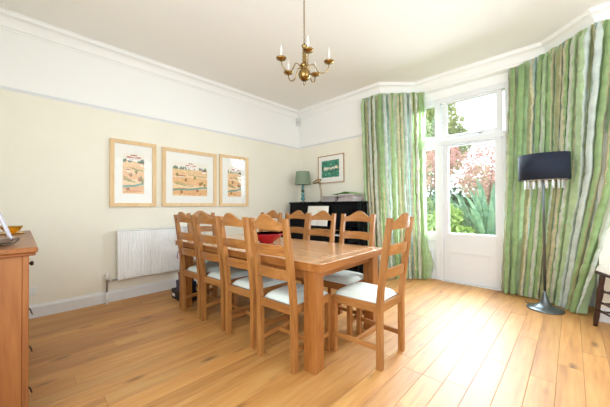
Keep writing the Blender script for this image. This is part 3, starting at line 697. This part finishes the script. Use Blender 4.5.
MB().tube([(.011*math.cos(t),0,2.213+.017*math.sin(t)) for t in [2*math.pi*k/20 for k in range(20)]],.0028,6,closed=True).build('bottom_ring',BRASS,cz)
base_ang=math.atan2(0-CY,CAMX-CX)+R(8)
ap=[(.028,2.322),(.045,2.345),(.063,2.362),(.082,2.357),(.094,2.335),(.106,2.308),(.124,2.288),(.150,2.281),(.176,2.289),(.196,2.312),(.205,2.34),(.207,2.356)]
def arm_pts(p_,n=5):
    out=[]
    for i in range(len(p_)-1):
        p0=p_[max(i-1,0)];p1=p_[i];p2=p_[i+1];p3=p_[min(i+2,len(p_)-1)]
        for k in range(n):
            t=k/n; out.append(tuple(.5*((2*p1[j])+(-p0[j]+p2[j])*t+(2*p0[j]-5*p1[j]+4*p2[j]-p3[j])*t*t+(-p0[j]+3*p1[j]-3*p2[j]+p3[j])*t**3) for j in (0,1)))
    out.append(p_[-1]); return out
A_=arm_pts(ap)
armm=MB().tube([(r0,0,z0) for r0,z0 in A_],.0045,8)
armm.tube([(.030+.016*math.cos(t)*(1-t/9),0,2.348+.016*math.sin(t)*(1-t/9)) for t in [k*.35 for k in range(16)]],.003,6)
armm=armm.mesh('arm',BRASS)
pan=MB().lathe([(0,2.352),(.012,2.352),(.016,2.358),(.036,2.364),(.043,2.374),(.041,2.376),(.018,2.369),(.013,2.372),(.013,2.388),(.011,2.388),(.011,2.378),(0,2.378)],24,c=(.207,0,0)).mesh('drip_pan',BRASS)
cnd=MB().lathe([(.0085,2.379),(.0085,2.455),(.007,2.458),(.003,2.461),(.005,2.470),(.003,2.486),(0,2.489)],14,c=(.207,0,0)).mesh('candle',IVORY)
for k in range(5):
    a=bpy.data.objects.new('arm',armm); col.objects.link(a); a.parent=cz; a.rotation_euler=(0,0,base_ang+2*math.pi*k/5)
    for me,nm in ((pan,'drip_pan'),(cnd,'candle')):
        o=bpy.data.objects.new(nm,me); col.objects.link(o); o.parent=a

# ------------------------------------------------------------------ curtains
def curtain_mat(name,shift):
    m,nt,b=mat(name); L=nt.links.new
    uv=N(nt,'ShaderNodeUVMap'); uv.uv_map='UV'; sp=N(nt,'ShaderNodeSeparateXYZ'); L(uv.outputs[0],sp.inputs[0])
    nz=N(nt,'ShaderNodeTexNoise'); nz.inputs['Scale'].default_value=26; L(uv.outputs[0],nz.inputs['Vector'])
    wob=N(nt,'ShaderNodeMath',operation='MULTIPLY_ADD'); L(nz.outputs[0],wob.inputs[0]); wob.inputs[1].default_value=.012; L(sp.outputs[0],wob.inputs[2])
    sc_=N(nt,'ShaderNodeMath',operation='MULTIPLY_ADD'); L(wob.outputs[0],sc_.inputs[0]); sc_.inputs[1].default_value=1/.56; sc_.inputs[2].default_value=shift
    fr=N(nt,'ShaderNodeMath',operation='FRACT'); L(sc_.outputs[0],fr.inputs[0])
    G1=lin(160,190,130);G2=lin(188,212,164);MI=lin(220,230,222);GO=lin(230,220,184);OL=lin(168,170,124);TE=lin(170,194,182);CRM=lin(226,228,214)
    c=ramp(nt,fr.outputs[0],[(0,G1),(.13,GO),(.165,G2),(.27,MI),(.37,OL),(.42,GO),(.45,TE),(.53,MI),(.60,GO),(.64,G1),(.78,OL),(.82,CRM),(.87,G2),(.95,GO)],'CONSTANT')
    gm=ramp(nt,fr.outputs[0],[(0,(0,0,0,1)),(.13,(1,1,1,1)),(.165,(0,0,0,1)),(.27,(.4,.4,.4,1)),(.37,(0,0,0,1)),(.42,(1,1,1,1)),(.45,(0,0,0,1)),(.53,(.4,.4,.4,1)),(.60,(1,1,1,1)),(.64,(0,0,0,1)),(.82,(.5,.5,.5,1)),(.87,(0,0,0,1)),(.95,(1,1,1,1))],'CONSTANT')
    lad=N(nt,'ShaderNodeTexWave',bands_direction='Y'); lad.inputs['Scale'].default_value=16; lad.inputs['Distortion'].default_value=.6; L(uv.outputs[0],lad.inputs['Vector'])
    lm=N(nt,'ShaderNodeMath',operation='MULTIPLY'); L(lad.outputs[1],lm.inputs[0]); L(gm,lm.inputs[1]); lm2=N(nt,'ShaderNodeMath',operation='MULTIPLY'); L(lm.outputs[0],lm2.inputs[0]); lm2.inputs[1].default_value=.35
    mx=N(nt,'ShaderNodeMix',data_type='RGBA'); L(lm2.outputs[0],mx.inputs[0]); L(c,mx.inputs[6]); mx.inputs[7].default_value=lin(128,132,78)
    n2=N(nt,'ShaderNodeTexNoise'); n2.inputs['Scale'].default_value=9; n2.inputs['Detail'].default_value=4; L(uv.outputs[0],n2.inputs['Vector'])
    hv=N(nt,'ShaderNodeHueSaturation'); mr=N(nt,'ShaderNodeMapRange'); mr.inputs['From Min'].default_value=.3; mr.inputs['From Max'].default_value=.7; mr.inputs['To Min'].default_value=.86; mr.inputs['To Max'].default_value=1.12; L(n2.outputs[0],mr.inputs['Value']); L(mr.outputs[0],hv.inputs['Value']); L(mx.outputs[2],hv.inputs['Color'])
    L(hv.outputs[0],b.inputs['Base Color']); b.inputs['Roughness'].default_value=.42; b.inputs['Sheen Weight'].default_value=.3
    mp=N(nt,'ShaderNodeMapping'); mp.inputs['Scale'].default_value=(16,34,1); L(uv.outputs[0],mp.inputs['Vector'])
    n3=N(nt,'ShaderNodeTexNoise'); n3.inputs['Scale'].default_value=1; n3.inputs['Detail'].default_value=3; n3.inputs['Distortion'].default_value=1.2; L(mp.outputs[0],n3.inputs['Vector'])
    bp=N(nt,'ShaderNodeBump'); bp.inputs['Strength'].default_value=.6; bp.inputs['Distance'].default_value=.012; L(n3.outputs[0],bp.inputs['Height']); L(bp.outputs[0],b.inputs['Normal'])
    tr=N(nt,'ShaderNodeBsdfTranslucent'); L(hv.outputs[0],tr.inputs[0]); L(bp.outputs[0],tr.inputs['Normal']); ms=N(nt,'ShaderNodeMixShader'); ms.inputs[0].default_value=.28
    o=nt.nodes['Material Output']; L(b.outputs[0],ms.inputs[1]); L(tr.outputs[0],ms.inputs[2]); L(ms.outputs[0],o.inputs[0])
    return m
def polyline(pts):
    P=[Vector(p) for p in pts]; Q=[]
    for i in range(len(P)-1):
        p0=P[max(i-1,0)];p1=P[i];p2=P[i+1];p3=P[min(i+2,len(P)-1)]
        for k in range(24):
            t=k/24; Q.append(.5*((2*p1)+(-p0+p2)*t+(2*p0-5*p1+4*p2-p3)*t*t+(-p0+3*p1-3*p2+p3)*t**3))
    Q.append(P[-1]); d=[0]
    for i in range(1,len(Q)): d.append(d[-1]+(Q[i]-Q[i-1]).length)
    tot=d[-1]
    def at(s):
        s=min(max(s,0),1)*tot
        i=min(max(int(np.searchsorted(d,s))-1,0),len(Q)-2); t=(s-d[i])/max(1e-6,d[i+1]-d[i]); p=Q[i].lerp(Q[i+1],t); tg=(Q[i+1]-Q[i]).normalized(); return p,Vector((tg.y,-tg.x))
    return at,tot
def vnoise(x,y,seed):
    r=np.random.default_rng(seed); G=r.uniform(-1,1,(64,256)); xi=np.floor(x).astype(int); yi=np.floor(y).astype(int); fx=x-xi; fy=y-yi
    fx=fx*fx*(3-2*fx); fy=fy*fy*(3-2*fy); g=lambda i,j:G[i%64,j%256]
    return (g(xi,yi)*(1-fx)+g(xi+1,yi)*fx)*(1-fy)+(g(xi,yi+1)*(1-fx)+g(xi+1,yi+1)*fx)*fy
def curtain(name,top,mid,bot,ztop,seed,nf,mat_,label,shape=None,nu=420,nv=150,wide=True):
    r=np.random.default_rng(seed); T,lt=polyline(top); M_,_=polyline(mid); B,lb=polyline(bot)
    us=np.linspace(0,1,nu); vs_=np.linspace(0,1,nv); U,Vv=np.meshgrid(us,vs_)
    def samp(fn): q=[fn(u) for u in us]; return np.array([[p.x,p.y] for p,n in q]),np.array([[n.x,n.y] for p,n in q])
    (pt,n1),(pm,n2),(pb2,n3)=samp(T),samp(M_),samp(B)
    q=np.clip(Vv*2,0,1); q=(q*q*(3-2*q)*.6+q*.4)[...,None]; k=np.clip(Vv*2-1,0,1)[...,None]
    P=(pt[None]*(1-q)+pm[None]*q)*(1-k)+pb2[None]*k; Nn=(n1[None]*(1-q)+n2[None]*q)*(1-k)+n3[None]*k; Nn/=np.linalg.norm(Nn,axis=2,keepdims=True)
    Tg=np.stack([-Nn[...,1],Nn[...,0]],2)
    cl=lt*1.75; zt=np.array([ztop(u) for u in us])[None]; Z=zt+(.012-zt)*Vv
    head=np.clip(1-Vv/.035,0,1); ph_=r.uniform(0,6.28,12)
    X_=U*cl
    phi=2*np.pi*nf*U+ph_[0]+.5*np.sin(3*Vv+ph_[1])+1.5*np.sin(2*np.pi*U*1.7+ph_[2])+.9*np.sin(2*np.pi*U*3.9+ph_[3])+.5*vnoise(U*9,Vv*5,seed+1)
    fold=np.sin(phi); wl=lt/nf
    amp=(.040+.010*Vv)*(1+.45*vnoise(U*nf*.7,Vv*2,seed+2))
    fine=np.sin(2*np.pi*nf*3.4*U+ph_[5])
    body=1-head
    off=body*amp*fold+.010*fine*np.maximum(head,.6*np.clip(1-Vv/.25,0,1))
    cr=vnoise(X_/.040+.6*vnoise(X_/.09,Z/.06,seed+5),Z/.034,seed+3)+.6*vnoise(X_/.022,Z/.05+X_*9,seed+4)
    off=off+body*.0055*cr*np.clip(Vv/.12,.25,1)
    sl=-body*.20*wl*np.sin(2*phi)+body*.006*vnoise(X_/.06,Z/.08,seed+6)
    Q=P+Nn*off[...,None]+Tg*sl[...,None]
    if shape: Q=shape(Q,U,Vv)
    V=np.concatenate([Q,Z[...,None]],2).reshape(-1,3).tolist(); UV=np.stack([X_+.004*vnoise(X_/.05,Z/.05,seed+9),Z],2).reshape(-1,2)
    m=MB(); Fc=[]
    for j in range(nv-1):
        for i in range(nu-1): Fc.append((j*nu+i,(j+1)*nu+i,(j+1)*nu+i+1,j*nu+i+1))
    m.add(V,Fc,0,True); e=empty(name,(0,0,0)); tag(e,label,'curtain','striped curtains at the garden door'); o=m.build('drape',mat_,e)
    uvl=o.data.uv_layers.new(name='UV'); idx=np.zeros(len(o.data.loops),dtype=np.int32); o.data.loops.foreach_get('vertex_index',idx)
    uvl.data.foreach_set('uv',np.array(UV,dtype=np.float32)[idx].ravel())
    # lining edge: thin heading tape behind the top
    hp=[T(k/60) for k in range(61)]; zt=[ztop(k/60) for k in range(61)]
    mm=MB(); mm.tube([(p.x-n.x*.030,p.y-n.y*.030,z-.02) for (p,n),z in zip(hp,zt)],.008,6); mm.build('curtain_track',GLOSSW,e)
    return e
def pull_left(q,u,v):
    k=np.clip((u-.9)/.1,0,1)*np.exp(-((v-.92)/.07)**2)
    return q+k[...,None]*np.array([.07,.02])
curtain('curtain',[(1.555,3.950),(1.72,3.945),(1.87,3.955),(2.10,4.13),(2.425,4.40)],[(1.60,3.95),(1.76,3.945),(1.90,3.97),(2.12,4.17),(2.42,4.41)],[(1.66,3.95),(1.78,3.95),(1.93,4.0),(2.14,4.21),(2.45,4.42)],
        lambda u:2.925+.006*math.sin(40*u),3,13,curtain_mat('green striped silk',.10),'green and cream striped silk curtain left of the garden door, beside the piano',pull_left,420,300,False)
def zt_r(u): return 2.935-.20*(1/(1+math.exp(-(u-.885)*110)))+.005*math.sin(50*u)
curtain('curtain',[(3.47,4.42),(3.66,4.37),(3.86,4.26),(4.06,4.08),(4.22,3.93),(4.50,3.90)],[(3.43,4.42),(3.62,4.40),(3.80,4.33),(3.99,4.18),(4.18,4.00),(4.40,3.93)],[(3.37,4.41),(3.52,4.43),(3.70,4.42),(3.86,4.33),(4.00,4.20),(4.12,4.08)],
        zt_r,8,14,curtain_mat('green striped silk wide',.55),'green and gold striped silk curtain right of the garden door, behind the floor lamp',None,520,320)

# ------------------------------------------------------------------ floor lamp
fl_=empty('floor_lamp',(3.825,4.03,0)); tag(fl_,'floor lamp with navy oval drum shade and crystal drops before the right curtain','lamp')
MB().lathe([(0,0),(.160,0),(.163,.006),(.158,.014),(.12,.026),(.075,.045),(.045,.075),(.028,.12),(.018,.17),(.013,.20),(0,.201)],44).build('base',GUN,fl_)
MB().lathe([(.0125,.195),(.0125,1.40),(.011,1.41),(.011,1.60),(0,1.601)],16).build('pole',GUN,fl_)
def ring(rx,ry_,z,rad): return [(rx*math.cos(2*math.pi*k/48),ry_*math.sin(2*math.pi*k/48),z) for k in range(48)]
m=MB(); n=64; V=[];Fc=[]
for (sx_,sy_,z) in ((.222,.165,1.425),(.222,.165,1.71),(.219,.162,1.71),(.219,.162,1.425)):
    V+=[(sx_*math.cos(2*math.pi*k/n),sy_*math.sin(2*math.pi*k/n),z) for k in range(n)]
for i in range(4):
    for k in range(n): j=(i+1)%4; Fc.append((i*n+k,i*n+(k+1)%n,j*n+(k+1)%n,j*n+k))
m.add(V,Fc,0,True); m.build('shade',NAVY,fl_)
m=MB(); V=[(.2185*math.cos(2*math.pi*k/n),.1615*math.sin(2*math.pi*k/n),1.432) for k in range(n)]+[(.2185*math.cos(2*math.pi*k/n),.1615*math.sin(2*math.pi*k/n),1.436) for k in range(n)]
m.add(V,[tuple(range(n))[::-1],tuple(range(n,2*n))]+[(k,(k+1)%n,n+(k+1)%n,n+k) for k in range(n)]); m.build('diffuser',plain('white diffuser',lin(226,222,212),.6,var=.02),fl_)
drop=MB(); drop.box((-.013,-.004,-.078),(.013,.004,-.010),ch=.0035); drop.lathe([(.0015,-.014),(.0015,.002)],6); drop.box((-.009,-.007,-.10),(.009,.007,-.080),ch=.004)
CRY2,nt_,b_=mat('crystal'); b_.inputs['Transmission Weight'].default_value=.5; b_.inputs['Roughness'].default_value=.08; b_.inputs['Base Color'].default_value=lin(244,246,246)
dm=drop.mesh('crystal_drop',CRY2)
for k in range(18):
    q=2*math.pi*k/18; o=bpy.data.objects.new('crystal_drop',dm); col.objects.link(o); o.parent=fl_; o.location=(.165*math.cos(q),.115*math.sin(q),1.432); o.rotation_euler=(0,0,q+R(90))
MB().tube([(-.12,.07,.016),(-.17,.12,.006),(-.19,.2,.005)],.004,6).build('cable',BLACKM,fl_)

# ------------------------------------------------------------------ stool at the right edge
st=empty('stool',(4.415,3.725,0),R(24)); tag(st,'dark turned wooden stool with pale cushion at the right edge','stool')
def leg_pts(ax,ay,bx,by,z0,z1,n=14): return [(ax+(bx-ax)*k/n,ay+(by-ay)*k/n,z0+(z1-z0)*k/n) for k in range(n+1)]
for sx in (-1,1):
    for sy in (-1,1):
        rr=[.017,.018,.021,.022,.020,.018,.019,.021,.024,.025,.023,.019,.021,.022,.022]
        MB().tube(leg_pts(sx*.165,sy*.165,sx*.125,sy*.125,0,.50),rr,12).build('leg',DARKW,st)
for z,k in ((.14,.152),(.22,.147),(.33,.138)):
    for s in (-1,1):
        MB().tube([(-k,s*k,z),(k,s*k,z)],.010,8).build('rung',DARKW,st); MB().tube([(s*k,-k,z+.02),(s*k,k,z+.02)],.010,8).build('rung',DARKW,st)
MB().box((-.165,-.165,.497),(.165,.165,.528),ch=.008).build('seat',DARKW,st)
def cush(u,v):
    a=2*u-1;b=2*v-1; e_=max(0,1-abs(a)**8)*max(0,1-abs(b)**8); return (a*.165,b*.165,.53+.06*e_**.3)
m=MB().grid(cush,21,21); m.add([(-.165,-.165,.529),(.165,-.165,.529),(.165,.165,.529),(-.165,.165,.529)],[(3,2,1,0)]); m.build('cushion',plain('cream seat linen',lin(232,226,216),.85,bump=.2,bscale=300,var=.03),st)

# ------------------------------------------------------------------ boxes by the radiator
def carton(loc,rz,sx,sy,h_,c,label,lab=False):
    e=empty('storage_box',loc,rz); tag(e,label,'box','boxes stacked below the radiator')
    mt=plain('card '+label[:12],c,.5,var=.12)
    MB().box((0,0,0),(sx,sy,h_-.035),ch=.002).build('box_body',mt,e)
    MB().box((-.003,-.003,h_-.04),(sx+.003,sy+.003,h_),ch=.003).build('lid',mt,e)
    if lab: MB().box((.02,-.0012,.03),(.10,-.0002,.065)).build('paper_label',PAPER,e)
carton((.38,1.345,0),R(1),.34,.17,.115,lin(20,22,28),'black lidded box with a white label, bottom of the stack by the radiator',True)
carton((.50,1.355,.115),R(-2),.24,.15,.125,lin(28,36,66),'navy blue box in the middle of the stack by the radiator')
carton((.555,1.36,.24),R(3),.13,.13,.11,lin(96,36,38),'dark red box on top of the stack by the radiator')
gb=empty('gift_bag',(.612,1.41,.35),R(2)); tag(gb,'dark bag with a purple loop handle standing on the stacked boxes','bag')
m=MB(); m.slab(lambda u,v:(-.06+.12*u,-.025+.01*v,.17*v),lambda u,v:(-.06+.12*u,.025-.01*v,.17*v),4,4); m.build('bag_body',plain('dark paper bag',lin(44,34,52),.6,var=.1),gb)
MB().tube([(-.105+.062*math.cos(t),-.012,.185+.062*math.sin(t)) for t in [R(-45)+R(270)*k/24 for k in range(25)]],.0055,8).build('handle',plain('purple cord',lin(150,44,140),.5,var=.05),gb)

# ------------------------------------------------------------------ garden beyond the glass
LAWN=plain('lawn',lin(120,150,80),.9,var=.2,bump=.5,bscale=40)
struct(MB().box((-14,4.68,-.35),(16,26,-.14)).build('ground',LAWN))
def leafmat(name,c,c2):
    m,nt,b=mat(name); oi=N(nt,'ShaderNodeTexCoord'); n_=N(nt,'ShaderNodeTexNoise'); n_.inputs['Scale'].default_value=6; nt.links.new(oi.outputs['Object'],n_.inputs['Vector'])
    cc=ramp(nt,n_.outputs[0],[(.35,c),(.65,c2)]); nt.links.new(cc,b.inputs['Base Color']); b.inputs['Roughness'].default_value=.5
    t=N(nt,'ShaderNodeBsdfTranslucent'); nt.links.new(cc,t.inputs[0]); ms=N(nt,'ShaderNodeMixShader'); ms.inputs[0].default_value=.35; o=nt.nodes['Material Output']
    nt.links.new(b.outputs[0],ms.inputs[1]); nt.links.new(t.outputs[0],ms.inputs[2]); nt.links.new(ms.outputs[0],o.inputs[0]); return m
BARK=plain('bark',lin(110,92,74),.9,bump=.6,bscale=20,var=.2)
def foliage(parent,mat_,blobs,n,size,seed,squash=1.0):
    r=np.random.default_rng(seed); wts=np.array([b[3]**2 for b in blobs]); wts=wts/wts.sum(); V=[];Fc=[]
    pick=r.choice(len(blobs),n,p=wts)
    for i in range(n):
        bx0,by0,bz0,br=blobs[pick[i]]; d_=r.normal(size=3); d_/=np.linalg.norm(d_); rad=br*(r.uniform(.35,1))**.5
        c=np.array([bx0,by0,bz0])+d_*rad*np.array([1,1,squash])
        a=r.normal(size=3); a/=np.linalg.norm(a); b=np.cross(a,r.normal(size=3)); b/=np.linalg.norm(b); s=size*r.uniform(.6,1.3)
        nrm=np.cross(a,b); k=len(V); V+=[tuple(c-a*s),tuple(c+b*s*.42+nrm*s*.12),tuple(c+a*s),tuple(c-b*s*.42+nrm*s*.12)]; Fc+=[(k,k+1,k+2),(k,k+2,k+3)]
    return tag(MB().add(V,Fc).build('foliage',mat_,parent),kind='stuff')
def tree(name,loc,blobs,n,size,mat_,seed,label,cat,trunk,stems=1):
    e=empty(name,loc); tag(e,label,cat)
    r=random.Random(seed)
    for k in range(stems):
        dx,dy_=(r.uniform(-.25,.25),r.uniform(-.2,.2)) if stems>1 else (0,0)
        MB().tube([(dx*.2,dy_*.2,-.14),(dx*.6,dy_*.6,trunk*.45),(dx*1.3,dy_*1.3,trunk)],[.02+.035*trunk/2.5,.015+.022*trunk/2.5,.01],8).build('trunk' if stems==1 else 'stem',BARK,e)
    foliage(e,mat_,blobs,n,size,seed); return e
LG=leafmat('light green leaves',lin(150,186,96),lin(196,214,140)); DG=leafmat('dark green leaves',lin(60,96,62),lin(104,140,92)); MG=leafmat('mid green leaves',lin(110,146,80),lin(160,186,116)); RD=leafmat('red maple leaves',lin(206,150,144),lin(232,196,188)); PK=leafmat('pinkish leaves',lin(176,188,140),lin(226,190,176)); OLV=leafmat('olive leaves',lin(140,160,96),lin(190,196,140))
tree('garden_shrub',(2.15,5.85,0),[(0,0,.55,.42),(.35,-.05,.45,.36),(-.4,.05,.6,.4),(.1,.1,.9,.3),(.6,.0,.35,.28)],2600,.055,LG,21,'light green leafy shrub just outside the garden door','shrub',.7,4)
tree('garden_shrub',(1.25,6.6,0),[(0,0,.6,.5),(.3,0,.95,.4),(-.4,0,.8,.5)],2200,.06,MG,22,'mid green shrub outside seen through the narrow side window','shrub',.8,4)
tree('maple_tree',(2.35,8.6,0),[(0,0,2.1,.7),(.55,.1,1.9,.55),(-.6,.1,2.2,.55),(.2,-.1,2.6,.45),(.9,.1,2.2,.4),(.35,0,1.5,.5)],2600,.045,RD,23,'red-leaved maple tree in the garden behind the sword-leaf plants','tree',2.2,2)
tree('maple_tree',(.75,8.9,0),[(0,0,2.2,.6),(.45,.1,2.7,.5),(-.5,0,2.4,.6)],2000,.07,RD,24,'red-leaved maple tree seen through the narrow side window','tree',2.3,2)
tree('garden_tree',(.55,10.6,0),[(0,0,3.0,.9),(.1,0,4.0,.75),(.1,0,4.8,.5),(.5,.2,3.4,.6),(-.7,0,3.4,.8),(-.5,0,4.4,.6)],4200,.10,OLV,25,'tall yellow-green tree in the garden seen through the top panes','tree',4.2)
tree('garden_tree',(2.6,10.4,0),[(0,0,1.6,.7),(.8,.1,1.7,.7),(-.7,0,1.9,.6),(.3,0,2.3,.5),(1.4,0,1.6,.7)],3600,.08,PK,35,'pale pink and green leafed small tree at the back of the garden','tree',1.9,2)
tree('garden_tree',(-1.2,11.5,0),[(0,0,2.6,1.1),(.3,0,3.8,.9),(-.6,0,3.4,.9)],3000,.11,MG,26,'broad green tree at the far left of the garden','tree',3.6)
tree('garden_tree',(5.2,11.0,0),[(0,0,2.2,.9),(.6,0,2.6,.8),(-.7,0,1.7,.8)],2600,.10,MG,27,'broad green tree at the far right of the garden','tree',2.6)
hd=empty('hedge',(2,12.6,0)); tag(hd,'dark green hedge closing off the back of the garden','hedge'); 
foliage(hd,DG,[(x_,0,.5+.5*k,.75) for x_ in np.arange(-9,9.1,.9) for k in (0,1,2)],9000,.12,28)
MB().box((-9,-.1,-.14),(9,.1,1.5)).build('core',DG,hd)
FLX=leafmat('sword leaf',lin(92,140,112),lin(156,190,152))
def flax(loc,n,hgt,seed,label):
    e=empty('flax_plant',loc); tag(e,label,'plant','sword-leaf plants in the garden'); r=random.Random(seed)
    for k in range(n):
        a=r.uniform(0,2*math.pi); lean=r.uniform(.08,.75); hh=hgt*r.uniform(.6,1.05); wd=r.uniform(.03,.052); d_=Vector((math.cos(a),math.sin(a),0)); s_=Vector((-d_.y,d_.x,0)); V=[];Fc=[]
        b0=d_*r.uniform(.02,.14)
        for i in range(9):
            t=i/8; c=b0+d_*(lean*hh*(.35*t+.65*t**2.6))+Vector((0,0,-.14+hh*(t-.28*lean*t**3))); ww=wd*(.7+1.2*t)*(1-t**3.5)+.001
            V+=[c-s_*ww+d_*ww*.25,c+Vector((0,0,0)),c+s_*ww+d_*ww*.25]
            if i: q=3*i; Fc+=[(q-3,q-2,q+1,q),(q-2,q-1,q+2,q+1)]
        MB().add(V,Fc,0,True).build('leaf',FLX,e)
    return e
flax((2.90,6.35,0),40,2.05,31,'tall sword-leaf plant outside, at the right of the door glass')
flax((2.45,6.75,0),32,1.95,32,'sword-leaf plant outside, in the middle of the door glass behind the shrub')
flax((1.72,6.75,0),26,1.8,33,'sword-leaf plant outside, seen through the narrow side window')
flax((4.9,6.6,0),26,1.7,34,'sword-leaf plant outside, hidden mostly by the right curtain')
